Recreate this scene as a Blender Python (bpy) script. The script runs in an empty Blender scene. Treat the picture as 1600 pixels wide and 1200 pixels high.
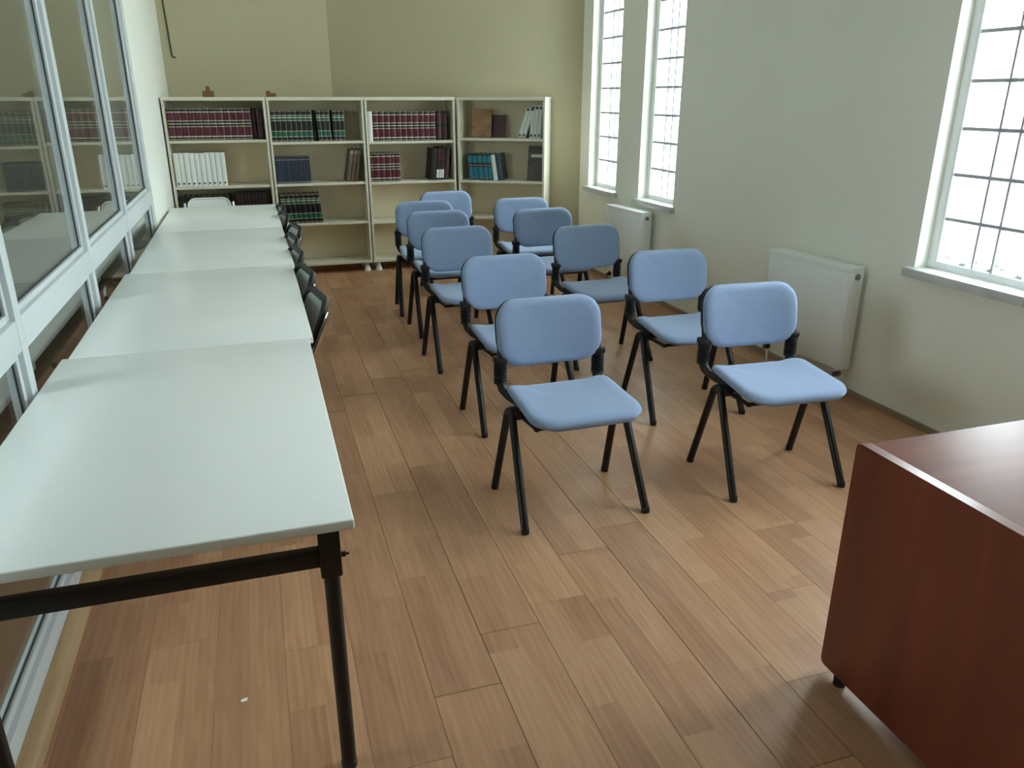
import bpy, bmesh, math, random
from mathutils import Matrix, Vector, Quaternion
random.seed(7)
R = math.radians
sc = bpy.context.scene

# ------------------------------------------------------------------ camera
F_PX, VP, CAM_H = 1215.0, (387.0, 150.0), 1.60
Yc = Vector((VP[0] - 800, 600 - VP[1], F_PX)).normalized()      # world +y seen in camera axes (right, up, forward)
Zc = Vector((1, 0, 0)).cross(Yc)
Zc = (-Zc if Zc.y < 0 else Zc).normalized()
Xc = Yc.cross(Zc)
Xc = (-Xc if Xc.x < 0 else Xc)
right = Vector((Xc.x, Yc.x, Zc.x)); up = Vector((Xc.y, Yc.y, Zc.y)); fwd = Vector((Xc.z, Yc.z, Zc.z))
cd = bpy.data.cameras.new('camera'); cam = bpy.data.objects.new('camera', cd)
sc.collection.objects.link(cam)
m = Matrix((right, up, -fwd)).transposed().to_4x4(); m.translation = (0, 0, CAM_H)
cam.matrix_world = m
cd.sensor_width = 36.0; cd.lens = F_PX / 1600 * 36.0; cd.clip_start = 0.02; cd.clip_end = 200
sc.camera = cam

# ------------------------------------------------------------------ world, exposure
w = bpy.data.worlds.new('overcast_sky'); sc.world = w; w.use_nodes = True
bg = w.node_tree.nodes['Background']
bg.inputs['Color'].default_value = (0.90, 0.97, 1.0, 1); bg.inputs['Strength'].default_value = 9.0
sc.view_settings.view_transform = 'Standard'; sc.view_settings.look = 'None'
sc.view_settings.gamma = 1.0; sc.view_settings.use_curve_mapping = False
sc.view_settings.exposure = 1.17
cy = sc.cycles
cy.use_denoising = True
cy.max_bounces = 12; cy.diffuse_bounces = 8; cy.glossy_bounces = 5; cy.transparent_max_bounces = 12; cy.transmission_bounces = 6
cy.sample_clamp_indirect = 12.0; cy.caustics_reflective = False; cy.caustics_refractive = False

C = sc.collection

# ------------------------------------------------------------------ materials
MATS = {}
def lin(c):
    return tuple(((v / 255) / 12.92 if v / 255 <= 0.04045 else ((v / 255 + 0.055) / 1.055) ** 2.4) for v in c)
def mat(name, rgb, rough=0.5, metal=0.0, spec=0.5, noise=0.0, nscale=8.0, bump=0.0, bscale=60.0, sheen=0.0, coat=0.0):
    if name in MATS: return MATS[name]
    m = bpy.data.materials.new(name); m.use_nodes = True
    nt = m.node_tree; b = nt.nodes['Principled BSDF']
    c = lin(rgb)
    b.inputs['Base Color'].default_value = (*c, 1)
    b.inputs['Roughness'].default_value = rough; b.inputs['Metallic'].default_value = metal
    b.inputs['Specular IOR Level'].default_value = spec
    b.inputs['Sheen Weight'].default_value = sheen
    b.inputs['Coat Weight'].default_value = coat
    tc = nt.nodes.new('ShaderNodeTexCoord')
    n = nt.nodes.new('ShaderNodeTexNoise'); n.inputs['Scale'].default_value = nscale; n.inputs['Detail'].default_value = 4
    nt.links.new(tc.outputs['Object'], n.inputs['Vector'])
    mx = nt.nodes.new('ShaderNodeMix'); mx.data_type = 'RGBA'
    k = noise
    mx.inputs[6].default_value = (*[v * (1 - k) for v in c], 1); mx.inputs[7].default_value = (*[min(1, v * (1 + k)) for v in c], 1)
    nt.links.new(n.outputs['Fac'], mx.inputs[0]); nt.links.new(mx.outputs[2], b.inputs['Base Color'])
    if bump:
        n2 = nt.nodes.new('ShaderNodeTexNoise'); n2.inputs['Scale'].default_value = bscale; n2.inputs['Detail'].default_value = 3
        nt.links.new(tc.outputs['Object'], n2.inputs['Vector'])
        bp = nt.nodes.new('ShaderNodeBump'); bp.inputs['Strength'].default_value = bump; bp.inputs['Distance'].default_value = 0.002
        nt.links.new(n2.outputs['Fac'], bp.inputs['Height']); nt.links.new(bp.outputs['Normal'], b.inputs['Normal'])
    MATS[name] = m
    return m

def glass_mat(name, tint, f0=0.04, rough=0.0, dirt=False):
    m = bpy.data.materials.new(name); m.use_nodes = True; nt = m.node_tree
    nt.nodes.clear()
    out = nt.nodes.new('ShaderNodeOutputMaterial')
    tr = nt.nodes.new('ShaderNodeBsdfTransparent'); tr.inputs['Color'].default_value = (*tint, 1)
    gl = nt.nodes.new('ShaderNodeBsdfGlossy'); gl.inputs['Roughness'].default_value = rough
    gl.inputs['Color'].default_value = (1, 1, 1, 1)
    fr = nt.nodes.new('ShaderNodeFresnel')
    ge = nt.nodes.new('ShaderNodeNewGeometry'); io = nt.nodes.new('ShaderNodeMapRange')       # same reflectance on leaving the pane as on entering it
    io.inputs[3].default_value = 1.5; io.inputs[4].default_value = 1 / 1.5
    nt.links.new(ge.outputs['Backfacing'], io.inputs[0]); nt.links.new(io.outputs[0], fr.inputs['IOR'])
    mx = nt.nodes.new('ShaderNodeMixShader')
    nt.links.new(fr.outputs['Fac'], mx.inputs[0]); nt.links.new(tr.outputs[0], mx.inputs[1]); nt.links.new(gl.outputs[0], mx.inputs[2])
    last = mx
    if dirt:
        tc = nt.nodes.new('ShaderNodeTexCoord'); sp = nt.nodes.new('ShaderNodeSeparateXYZ')
        nt.links.new(tc.outputs['Object'], sp.inputs[0])
        n = nt.nodes.new('ShaderNodeTexNoise'); n.inputs['Scale'].default_value = 14; n.inputs['Detail'].default_value = 5
        nt.links.new(tc.outputs['Object'], n.inputs['Vector'])
        mr = nt.nodes.new('ShaderNodeMapRange'); mr.inputs[1].default_value = 0.015; mr.inputs[2].default_value = 0.075
        mr.inputs[3].default_value = 1; mr.inputs[4].default_value = 0
        nt.links.new(sp.outputs['Z'], mr.inputs[0])
        r = nt.nodes.new('ShaderNodeMapRange'); r.inputs[1].default_value = 0.52; r.inputs[2].default_value = 0.62
        nt.links.new(n.outputs['Fac'], r.inputs[0])
        mu = nt.nodes.new('ShaderNodeMath'); mu.operation = 'MULTIPLY'
        nt.links.new(mr.outputs[0], mu.inputs[0]); nt.links.new(r.outputs[0], mu.inputs[1])
        df = nt.nodes.new('ShaderNodeBsdfDiffuse'); df.inputs['Color'].default_value = (0.5, 0.52, 0.5, 1)
        m2 = nt.nodes.new('ShaderNodeMixShader')
        nt.links.new(mu.outputs[0], m2.inputs[0]); nt.links.new(mx.outputs[0], m2.inputs[1]); nt.links.new(df.outputs[0], m2.inputs[2])
        last = m2
    nt.links.new(last.outputs[0], out.inputs['Surface'])
    MATS[name] = m
    return m

def band_mat(name, stops, rough=0.35, spec=0.5):
    """spine print: stops = [(from_bottom_fraction, rgb)], constant steps along the height"""
    if name in MATS: return MATS[name]
    m = bpy.data.materials.new(name); m.use_nodes = True; nt = m.node_tree; b = nt.nodes['Principled BSDF']
    b.inputs['Roughness'].default_value = rough; b.inputs['Specular IOR Level'].default_value = spec
    tc = nt.nodes.new('ShaderNodeTexCoord'); sp = nt.nodes.new('ShaderNodeSeparateXYZ')
    nt.links.new(tc.outputs['Generated'], sp.inputs[0])
    cr = nt.nodes.new('ShaderNodeValToRGB'); cr.color_ramp.interpolation = 'CONSTANT'
    el = cr.color_ramp.elements
    while len(el) > 1: el.remove(el[-1])
    el[0].position = 0; el[0].color = (*lin(stops[0][1]), 1)
    for p, c in stops[1:]:
        e = el.new(p); e.color = (*lin(c), 1)
    nt.links.new(sp.outputs['Z'], cr.inputs[0]); nt.links.new(cr.outputs[0], b.inputs['Base Color'])
    MATS[name] = m
    return m

def wood_mat(name, dark, light, rough, scale=(14, 1.2, 14), axis='Y', spec=0.5, coat=0.0):
    m = bpy.data.materials.new(name); m.use_nodes = True; nt = m.node_tree; b = nt.nodes['Principled BSDF']
    b.inputs['Roughness'].default_value = rough; b.inputs['Specular IOR Level'].default_value = spec; b.inputs['Coat Weight'].default_value = coat
    b.inputs['Coat Roughness'].default_value = 0.15
    tc = nt.nodes.new('ShaderNodeTexCoord'); mp = nt.nodes.new('ShaderNodeMapping'); mp.inputs['Scale'].default_value = scale
    nt.links.new(tc.outputs['Object'], mp.inputs['Vector'])
    n = nt.nodes.new('ShaderNodeTexNoise'); n.inputs['Scale'].default_value = 1.0; n.inputs['Detail'].default_value = 6; n.inputs['Distortion'].default_value = 0.6
    nt.links.new(mp.outputs[0], n.inputs['Vector'])
    cr = nt.nodes.new('ShaderNodeValToRGB')
    cr.color_ramp.elements[0].position = 0.3; cr.color_ramp.elements[0].color = (*lin(dark), 1)
    cr.color_ramp.elements[1].position = 0.7; cr.color_ramp.elements[1].color = (*lin(light), 1)
    nt.links.new(n.outputs['Fac'], cr.inputs[0]); nt.links.new(cr.outputs[0], b.inputs['Base Color'])
    MATS[name] = m
    return m

def plank_mat():
    """two-strip beech laminate print, staggered strips, fine grain"""
    m = bpy.data.materials.new('laminate_plank'); m.use_nodes = True; nt = m.node_tree; b = nt.nodes['Principled BSDF']
    L = nt.links.new
    tc = nt.nodes.new('ShaderNodeTexCoord'); sp = nt.nodes.new('ShaderNodeSeparateXYZ'); L(tc.outputs['Object'], sp.inputs[0])
    oi = nt.nodes.new('ShaderNodeObjectInfo')
    a = nt.nodes.new('ShaderNodeMath'); a.operation = 'MULTIPLY_ADD'; a.inputs[1].default_value = 37.0; L(oi.outputs['Random'], a.inputs[0]); L(sp.outputs['Y'], a.inputs[2])
    row = nt.nodes.new('ShaderNodeMath'); row.operation = 'ADD'; row.inputs[1].default_value = 0.0; L(sp.outputs['X'], row.inputs[0])
    rr = nt.nodes.new('ShaderNodeMath'); rr.operation = 'MULTIPLY'; rr.inputs[1].default_value = 0.0; L(oi.outputs['Random'], rr.inputs[0])
    cb = nt.nodes.new('ShaderNodeCombineXYZ'); L(a.outputs[0], cb.inputs[0]); L(row.outputs[0], cb.inputs[1])
    br = nt.nodes.new('ShaderNodeTexBrick'); L(cb.outputs[0], br.inputs['Vector'])
    br.inputs['Scale'].default_value = 1.0; br.inputs['Mortar Size'].default_value = 0.0
    br.inputs['Brick Width'].default_value = 0.62; br.inputs['Row Height'].default_value = 0.099
    br.offset = 0.43
    br.inputs['Color1'].default_value = (0, 0, 0, 1); br.inputs['Color2'].default_value = (1, 1, 1, 1)
    # grain
    cg = nt.nodes.new('ShaderNodeCombineXYZ')
    gx = nt.nodes.new('ShaderNodeMath'); gx.operation = 'MULTIPLY'; gx.inputs[1].default_value = 26.0; L(sp.outputs['X'], gx.inputs[0])
    gy = nt.nodes.new('ShaderNodeMath'); gy.operation = 'MULTIPLY'; gy.inputs[1].default_value = 2.4; L(a.outputs[0], gy.inputs[0])
    L(gx.outputs[0], cg.inputs[0]); L(gy.outputs[0], cg.inputs[1]); L(br.outputs['Color'], cg.inputs[2])
    n = nt.nodes.new('ShaderNodeTexNoise'); n.inputs['Scale'].default_value = 1.0; n.inputs['Detail'].default_value = 5; n.inputs['Distortion'].default_value = 1.4
    L(cg.outputs[0], n.inputs['Vector'])
    # cathedral figure
    wv = nt.nodes.new('ShaderNodeTexWave'); wv.inputs['Scale'].default_value = 0.55; wv.inputs['Distortion'].default_value = 5.0; wv.inputs['Detail'].default_value = 2
    L(cg.outputs[0], wv.inputs['Vector'])
    c1 = nt.nodes.new('ShaderNodeValToRGB')
    e = c1.color_ramp.elements; e[0].position = 0.0; e[0].color = (*lin(FLOOR_C[0]), 1); e[1].position = 1.0; e[1].color = (*lin(FLOOR_C[2]), 1)
    mid = e.new(0.5); mid.color = (*lin(FLOOR_C[1]), 1)
    s1 = nt.nodes.new('ShaderNodeMath'); s1.operation = 'MULTIPLY_ADD'; s1.inputs[1].default_value = 0.40; L(br.outputs['Color'], s1.inputs[0])
    s2 = nt.nodes.new('ShaderNodeMath'); s2.operation = 'MULTIPLY_ADD'; s2.inputs[1].default_value = 0.75; s2.inputs[2].default_value = -0.12; L(n.outputs['Fac'], s2.inputs[0])
    L(s2.outputs[0], s1.inputs[2])
    s3 = nt.nodes.new('ShaderNodeMath'); s3.operation = 'MULTIPLY_ADD'; s3.inputs[1].default_value = 0.10; L(wv.outputs['Fac'], s3.inputs[0]); L(s1.outputs[0], s3.inputs[2])
    L(s3.outputs[0], c1.inputs[0])
    hs = nt.nodes.new('ShaderNodeHueSaturation')
    v = nt.nodes.new('ShaderNodeMapRange'); v.inputs[3].default_value = 0.93; v.inputs[4].default_value = 1.07; L(oi.outputs['Random'], v.inputs[0])
    L(v.outputs[0], hs.inputs['Value']); L(c1.outputs[0], hs.inputs['Color']); L(hs.outputs[0], b.inputs['Base Color'])
    n3 = nt.nodes.new('ShaderNodeTexNoise'); n3.inputs['Scale'].default_value = 3.0; n3.inputs['Detail'].default_value = 6
    geo = nt.nodes.new('ShaderNodeNewGeometry'); L(geo.outputs['Position'], n3.inputs['Vector'])
    ro = nt.nodes.new('ShaderNodeMapRange'); ro.inputs[1].default_value = 0.3; ro.inputs[2].default_value = 0.7; ro.inputs[3].default_value = 0.30; ro.inputs[4].default_value = 0.44
    L(n3.outputs['Fac'], ro.inputs[0]); L(ro.outputs[0], b.inputs['Roughness'])
    b.inputs['Specular IOR Level'].default_value = 0.45
    MATS['plank'] = m
    return m

FLOOR_C = ((144, 101, 74), (177, 133, 100), (203, 161, 125))
plank_mat()
WALL = mat('cream_paint_shaded', (191, 183, 154), 0.75, noise=0.02, nscale=2, bump=0.12, bscale=140)  # all cream walls share one paint; dimmer, yellower light is put into this colour
WALLR = mat('cream_paint_lit', (240, 240, 229), 0.75, noise=0.02, nscale=2, bump=0.12, bscale=140)  # same cream paint, with whiter light put into the colour
WALLW = mat('white_wall_paint', (236, 238, 230), 0.7, noise=0.02, nscale=2, bump=0.1, bscale=140)
CEIL = mat('ceiling_paint', (244, 244, 240), 0.85, noise=0.02)
DIM = mat('corridor_paint', (222, 220, 208), 0.8, noise=0.03)
ALU = mat('grey_painted_aluminium', (205, 212, 214), 0.42, noise=0.03)
GASK = mat('dark_rubber_gasket', (48, 54, 56), 0.6, noise=0.1)
WPVC = mat('white_window_frame', (235, 238, 240), 0.45, noise=0.02)
MUNT = mat('grey_window_bar', (176, 178, 186), 0.45, noise=0.02)
MARB = mat('grey_veined_marble', (205, 206, 204), 0.3, noise=0.25, nscale=9)
TABLE = mat('white_satin_laminate', (240, 244, 243), 0.32, noise=0.015, nscale=3)
EDGE = mat('white_edge_band', (216, 220, 212), 0.35, noise=0.02)
BLACK = mat('black_powder_coat', (15, 14, 13), 0.42, noise=0.15, nscale=30)
BPLAST = mat('black_plastic', (26, 27, 29), 0.5, noise=0.1, nscale=40)
BLUE = mat('light_blue_fabric', (135, 156, 189), 0.85, noise=0.05, nscale=90, bump=0.25, bscale=900, sheen=0.25)
SHELF = mat('cream_laminate', (214, 210, 192), 0.45, noise=0.02, nscale=3)
SHBK = mat('cream_hardboard_back', (236, 224, 194), 0.6, noise=0.03)
GREYPAD = mat('grey_vinyl_pad', (172, 178, 174), 0.32, noise=0.06, nscale=20)
WHITEPAD = mat('white_vinyl_pad', (225, 230, 226), 0.35, noise=0.03, nscale=20)
CHROME = mat('chrome_tube', (210, 210, 208), 0.18, metal=1.0, noise=0.04)
RADW = mat('white_radiator_enamel', (240, 244, 244), 0.4, noise=0.02)
RADD = mat('radiator_dark_gap', (70, 72, 70), 0.7, noise=0.1)
KNOB = mat('grey_plastic_cap', (120, 124, 124), 0.45, noise=0.05)
BRASS = mat('tarnished_pipe', (110, 104, 94), 0.4, metal=0.6, noise=0.1)
PAGES = mat('book_pages', (205, 196, 172), 0.8, noise=0.12, nscale=120)
WOODB = wood_mat('pale_wood_trim', (156, 126, 88), (184, 156, 116), 0.5, scale=(30, 1.5, 30))
CHERRY = wood_mat('cherry_desk_veneer', (92, 38, 26), (126, 58, 40), 0.36, scale=(6, 6, 0.8), coat=0.15)
CHERRYT = wood_mat('cherry_desk_top', (104, 48, 34), (134, 68, 50), 0.42, scale=(1.2, 9, 9), coat=0.0)
BROWNW = mat('small_brown_wood', (118, 82, 58), 0.6, noise=0.15, nscale=40)
CABLE = mat('dark_cable', (60, 58, 48), 0.6, noise=0.1)
PAPER = mat('white_paper', (232, 230, 224), 0.8, noise=0.03)
GROUND = mat('pale_concrete_ground', (205, 205, 200), 0.9, noise=0.08, nscale=0.6)
SKIRT = mat('brown_skirting', (150, 128, 104), 0.5, noise=0.1, nscale=20)
SUBF = mat('floor_underlay', (40, 28, 20), 0.9, noise=0.1)
CORRF = mat('corridor_floor', (120, 92, 70), 0.5, noise=0.15, nscale=2)
GLASS = glass_mat('partition_glass', (0.92, 0.95, 0.94))
WGLASS = glass_mat('window_glass', (0.93, 0.96, 0.96))
WGLASSF = glass_mat('window_glass_dimmed', (0.84, 0.87, 0.86))  # far panes tinted darker to hold back daylight on the back wall
WGLASSD = glass_mat('window_glass_dirty', (0.93, 0.96, 0.96), dirt=True)

# ------------------------------------------------------------------ mesh helpers
class MB:
    def __init__(s): s.v, s.f = [], []
    def add(s, verts, faces):
        o = len(s.v); s.v += [tuple(p) for p in verts]; s.f += [tuple(i + o for i in q) for q in faces]; return s
    def box(s, x0, x1, y0, y1, z0, z1):
        return s.add([(x0, y0, z0), (x1, y0, z0), (x1, y1, z0), (x0, y1, z0), (x0, y0, z1), (x1, y0, z1), (x1, y1, z1), (x0, y1, z1)],
                     [(0, 3, 2, 1), (4, 5, 6, 7), (0, 1, 5, 4), (1, 2, 6, 5), (2, 3, 7, 6), (3, 0, 4, 7)])
    def bbox(s, x0, x1, y0, y1, z0, z1, b=0.003, seg=2):
        bm = bmesh.new(); bmesh.ops.create_cube(bm, size=1)
        for v in bm.verts:
            v.co = ((x0 + x1) / 2 + v.co.x * (x1 - x0), (y0 + y1) / 2 + v.co.y * (y1 - y0), (z0 + z1) / 2 + v.co.z * (z1 - z0))
        bmesh.ops.bevel(bm, geom=list(bm.edges), offset=b, segments=seg, affect='EDGES', profile=0.5)
        bm.verts.index_update()
        s.add([v.co[:] for v in bm.verts], [[v.index for v in f.verts] for f in bm.faces]); bm.free(); return s
    def prism(s, pts, axis, a, b):
        """polygon pts extruded along axis from a to b"""
        def P(p, t):
            return {'x': (t, p[0], p[1]), 'y': (p[0], t, p[1]), 'z': (p[0], p[1], t)}[axis]
        n = len(pts)
        return s.add([P(p, a) for p in pts] + [P(p, b) for p in pts],
                     [tuple(range(n))[::-1], tuple(range(n, 2 * n))] + [(i, (i + 1) % n, n + (i + 1) % n, n + i) for i in range(n)])
    def tube(s, path, r, n=8, cap=True, closed=False, flat=None, ref=None):
        path = [Vector(p) for p in path]; N = len(path)
        rs = r if isinstance(r, (list, tuple)) else [r] * N
        tang = []
        for i in range(N):
            if closed: t = path[(i + 1) % N] - path[i - 1]
            else: t = path[min(i + 1, N - 1)] - path[max(i - 1, 0)]
            tang.append(t.normalized())
        u = Vector(ref) if ref else Vector((0, 0, 1))
        if abs(u.dot(tang[0])) > 0.95: u = Vector((1, 0, 0))
        u = (u - tang[0] * u.dot(tang[0])).normalized()
        verts = []
        for i in range(N):
            t = tang[i]
            if i: u = (tang[i - 1].rotation_difference(t) @ u)
            u = (u - t * u.dot(t)).normalized(); v = t.cross(u)
            ru, rv = (rs[i], rs[i]) if not flat else (rs[i] * flat[0], rs[i] * flat[1])
            for k in range(n):
                a = 2 * math.pi * k / n
                verts.append(path[i] + u * math.cos(a) * ru + v * math.sin(a) * rv)
        faces = []
        for i in range(N if closed else N - 1):
            j = (i + 1) % N
            for k in range(n):
                faces.append((i * n + k, i * n + (k + 1) % n, j * n + (k + 1) % n, j * n + k))
        if cap and not closed:
            faces.append(tuple(range(n))[::-1]); faces.append(tuple(range((N - 1) * n, N * n)))
        return s.add(verts, faces)
    def lathe(s, prof, n=16, c=(0, 0, 0), M=None):
        """prof = [(r, z)]"""
        verts, faces = [], []
        for r_, z in prof:
            for k in range(n):
                a = 2 * math.pi * k / n
                p = Vector((r_ * math.cos(a), r_ * math.sin(a), z))
                p = (M @ p) if M is not None else p
                verts.append((p.x + c[0], p.y + c[1], p.z + c[2]))
        for i in range(len(prof) - 1):
            for k in range(n):
                faces.append((i * n + k, i * n + (k + 1) % n, (i + 1) * n + (k + 1) % n, (i + 1) * n + k))
        faces.append(tuple(range(n))[::-1]); faces.append(tuple(range((len(prof) - 1) * n, len(prof) * n)))
        return s.add(verts, faces)
    def map(s, fn):
        s.v = [tuple(fn(*p)) for p in s.v]; return s
    def mesh(s, name, mt, smooth=None):
        me = bpy.data.meshes.new(name); me.from_pydata(s.v, [], s.f); me.validate()
        bm = bmesh.new(); bm.from_mesh(me); bmesh.ops.recalc_face_normals(bm, faces=bm.faces); bm.to_mesh(me); bm.free()
        me.materials.append(mt)
        if smooth is not None:
            me.polygons.foreach_set('use_smooth', [True] * len(me.polygons))
            me.set_sharp_from_angle(angle=R(smooth))
        return me
    def build(s, name, mt, parent=None, smooth=None):
        o = bpy.data.objects.new(name, s.mesh(name, mt, smooth)); C.objects.link(o); o.parent = parent
        return o

def part(name, me, parent, loc=None):
    o = bpy.data.objects.new(name, me); C.objects.link(o); o.parent = parent
    if loc: o.location = loc
    return o
def tag(o, label, cat, group=None):
    o['label'] = label; o['category'] = cat
    if group: o['group'] = group
    return o
def thing(name, label, cat, loc=(0, 0, 0), rot=(0, 0, 0), group=None):
    o = bpy.data.objects.new(name, None); C.objects.link(o); o.location = loc; o.rotation_euler = rot
    o.empty_display_size = 0.1
    return tag(o, label, cat, group)
def struct(o, label=None):
    o['kind'] = 'structure'
    if label: o['label'] = label
    return o
def sroot(name, label=None):
    o = bpy.data.objects.new(name, None); C.objects.link(o); return struct(o, label)
def copy_tree(o, parent=None):
    c = o.copy(); C.objects.link(c); c.parent = parent
    for ch in list(o.children): copy_tree(ch, c)
    return c

def rrect(w_, h_, r, n=6):
    """rounded rectangle outline, centred, counter-clockwise; r may be 4 radii (tr, tl, bl, br)"""
    rr = r if isinstance(r, (list, tuple)) else (r,) * 4
    pts = []
    for (sx, sy, a0), q in zip(((1, 1, 0), (-1, 1, 90), (-1, -1, 180), (1, -1, 270)), rr):
        for k in range(n + 1):
            a = R(a0 + 90 * k / n)
            pts.append((sx * (w_ / 2 - q) + q * math.cos(a), sy * (h_ / 2 - q) + q * math.sin(a)))
    return pts

def cushion(outline, t, bulge, edge, fn, rings=7, back=True):
    """puffy slab: outline in (a, b), c from 0 (back) to t (front) + bulge; fn maps (a, b, c) to space"""
    mb = MB(); N = len(outline)
    prof = [(1 - edge * 0.9, 0.0), (1 - edge * 0.25, t * 0.12), (1.0, t * 0.45), (1 - edge * 0.2, t * 0.8), (1 - edge * 0.7, t * 1.0)]
    last = prof[-1][0]
    for k in range(1, rings):
        q = last * (1 - k / rings); prof.append((q, t + bulge * (1 - (q / last) ** 3)))
    rows = []
    for q, c in prof:
        rows.append([fn(a * q, b * q, c) for a, b in outline])
    verts = [p for r_ in rows for p in r_]
    verts.append(fn(0, 0, t + bulge)); top = len(verts) - 1
    faces = []
    for i in range(len(prof) - 1):
        for k in range(N):
            faces.append((i * N + k, i * N + (k + 1) % N, (i + 1) * N + (k + 1) % N, (i + 1) * N + k))
    i = len(prof) - 1
    for k in range(N): faces.append((i * N + k, i * N + (k + 1) % N, top))
    # back cap as rings too, so that curved shells stay curved
    vb = len(verts)
    q0 = prof[0][0]; prev = 0
    for k in range(1, 5):
        q = q0 * (1 - k / 5); verts += [fn(a * q, b * q, 0) for a, b in outline]
        st = vb + (k - 1) * N
        for j in range(N): faces.append((prev + (j + 1) % N, prev + j, st + j, st + (j + 1) % N))
        prev = st
    verts.append(fn(0, 0, 0)); cI = len(verts) - 1
    for j in range(N): faces.append((prev + (j + 1) % N, prev + j, cI))
    return mb.add(verts, faces)

# ================================================================== SETTING
YF, YB, CZ = -4.0, 8.53, 4.1           # wall behind the camera, back wall, ceiling
def WX(y): return 3.10 - 0.02 * (y - 2.8)   # room face of the window wall
CR = (3.008, 7.27)                      # corner window wall / angled wall
CB = (0.818, 8.53)                      # corner angled wall / back wall
PX = -0.725                             # room face of the glazed partition

# floor: planks as parts
fl = MB().box(PX - 0.06, 3.3, YF, YB + 0.1, -0.06, -0.012).build('floor', SUBF)
struct(fl, 'brown two-strip beech laminate floor')
PWID, PLEN, GAP = 0.198, 1.236, 0.0012
known = {-1: 3.995, 0: 4.215, 1: 4.442, 2: 4.535, 3: 4.79, 4: 4.92, 5: 5.2, 6: 4.35, 7: 4.72}
pm = {}
def plank_mesh(w_, l_, GAP):
    k = (round(w_, 3), round(l_, 3), GAP)
    if k not in pm:
        b = GAP * 0.7
        mb = MB(); x0, x1, y0, y1 = GAP / 2, w_ - GAP / 2, GAP / 2, l_ - GAP / 2
        mb.add([(x0, y0, -.012), (x1, y0, -.012), (x1, y1, -.012), (x0, y1, -.012), (x0, y0, -b), (x1, y0, -b), (x1, y1, -b), (x0, y1, -b),
                (x0 + b, y0 + b, 0), (x1 - b, y0 + b, 0), (x1 - b, y1 - b, 0), (x0 + b, y1 - b, 0)],
               [(0, 3, 2, 1), (0, 1, 5, 4), (1, 2, 6, 5), (2, 3, 7, 6), (3, 0, 4, 7), (4, 5, 9, 8), (5, 6, 10, 9), (6, 7, 11, 10), (7, 4, 8, 11), (8, 9, 10, 11)])
        pm[k] = mb.mesh('plank', MATS['plank'])
    return pm[k]
for c in range(-6, 15):
    x0 = 0.325 + c * PWID; x1 = min(x0 + PWID, 3.16); x0 = max(x0, PX)
    if x1 - x0 < 0.01: continue
    ph = known.get(c, random.uniform(3.9, 5.1))
    k0 = math.floor((0.0 - ph) / PLEN)
    y = ph + k0 * PLEN
    yend = YB if x0 < 0.8 else 8.53 - (x0 - 0.818) * 0.5774 + 0.05
    while y < yend:
        ye = y + PLEN
        y2 = min(ye, yend)
        gap = 0.006 if (abs(ye - ph) < 1e-3 and -1 <= c <= 4) else 0.0
        if y2 - y > 0.03:
            part('plank', plank_mesh(x1 - x0, y2 - y - gap, 0.0014 if c in (0, 1, 3, 4) else 0.0006), fl, (x0, y, 0))
        y = ye
# floor behind the camera, never in view: the same boards as one surface
MB().box(PX, 3.16, YF, 0.0, -0.012, -0.0015).build('far_boards', MATS['plank'], fl)['kind'] = 'stuff'

struct(MB().box(-3.4, 3.6, YF - .2, YB + .3, CZ, CZ + 0.1).build('ceiling', CEIL))
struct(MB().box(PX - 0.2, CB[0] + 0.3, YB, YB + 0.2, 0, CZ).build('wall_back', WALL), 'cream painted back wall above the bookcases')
ang = MB().add([(CB[0], CB[1], 0), (CR[0] + .25, CR[1] - .144, 0), (CR[0] + .35, CR[1] + .03, 0), (CB[0] + .1, CB[1] + .173, 0),
                (CB[0], CB[1], CZ), (CR[0] + .25, CR[1] - .144, CZ), (CR[0] + .35, CR[1] + .03, CZ), (CB[0] + .1, CB[1] + .173, CZ)],
               [(0, 3, 2, 1), (4, 5, 6, 7), (0, 1, 5, 4), (1, 2, 6, 5), (2, 3, 7, 6), (3, 0, 4, 7)])
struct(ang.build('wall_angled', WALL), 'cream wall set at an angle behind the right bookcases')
struct(MB().box(PX - 0.24, PX + 0.005, 6.16, YB, 0, CZ).build('wall_left', WALLW), 'bright white wall piece between glazed partition and bookcases')
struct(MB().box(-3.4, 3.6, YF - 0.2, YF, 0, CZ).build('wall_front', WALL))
# corridor behind the glazed partition
struct(MB().box(-3.2, PX - 0.06, YF, YB + 0.1, -0.06, 0.0).build('floor_corridor', CORRF))
CW = (1.0, 2.2, 1.0, 2.5)                # unseen window added in the corridor's outer wall to light the right wall
struct(MB().box(-3.4, -3.2, YF, CW[0], 0, CZ).box(-3.4, -3.2, CW[1], YB + .1, 0, CZ).box(-3.4, -3.2, CW[0], CW[1], 0, CW[2]).box(-3.4, -3.2, CW[0], CW[1], CW[3], CZ).build('wall_corridor', DIM))
root = sroot('window_5', 'added corridor window beyond the glazed partition, lighting the right wall')
f_ = MB().bbox(-3.34, -3.28, CW[0], CW[1], CW[2], CW[2] + .06, .004).bbox(-3.34, -3.28, CW[0], CW[1], CW[3] - .06, CW[3], .004)
for q in range(3):
    yy = CW[0] + (CW[1] - CW[0] - .06) * q / 2
    f_.bbox(-3.34, -3.28, yy, yy + .06, CW[2] + .055, CW[3] - .055, .004)
    if q < 2: MB().box(-3.312, -3.308, yy + .06, yy + (CW[1] - CW[0] - .06) / 2, CW[2] + .06, CW[3] - .06).build('pane', WGLASS, root)
f_.build('window_frame', WPVC, root, 40)
ld = bpy.data.lights.new('daylight_portal', 'AREA'); ld.shape = 'RECTANGLE'; ld.size = CW[3] - CW[2]; ld.size_y = CW[1] - CW[0]
ld.cycles.is_portal = True
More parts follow.
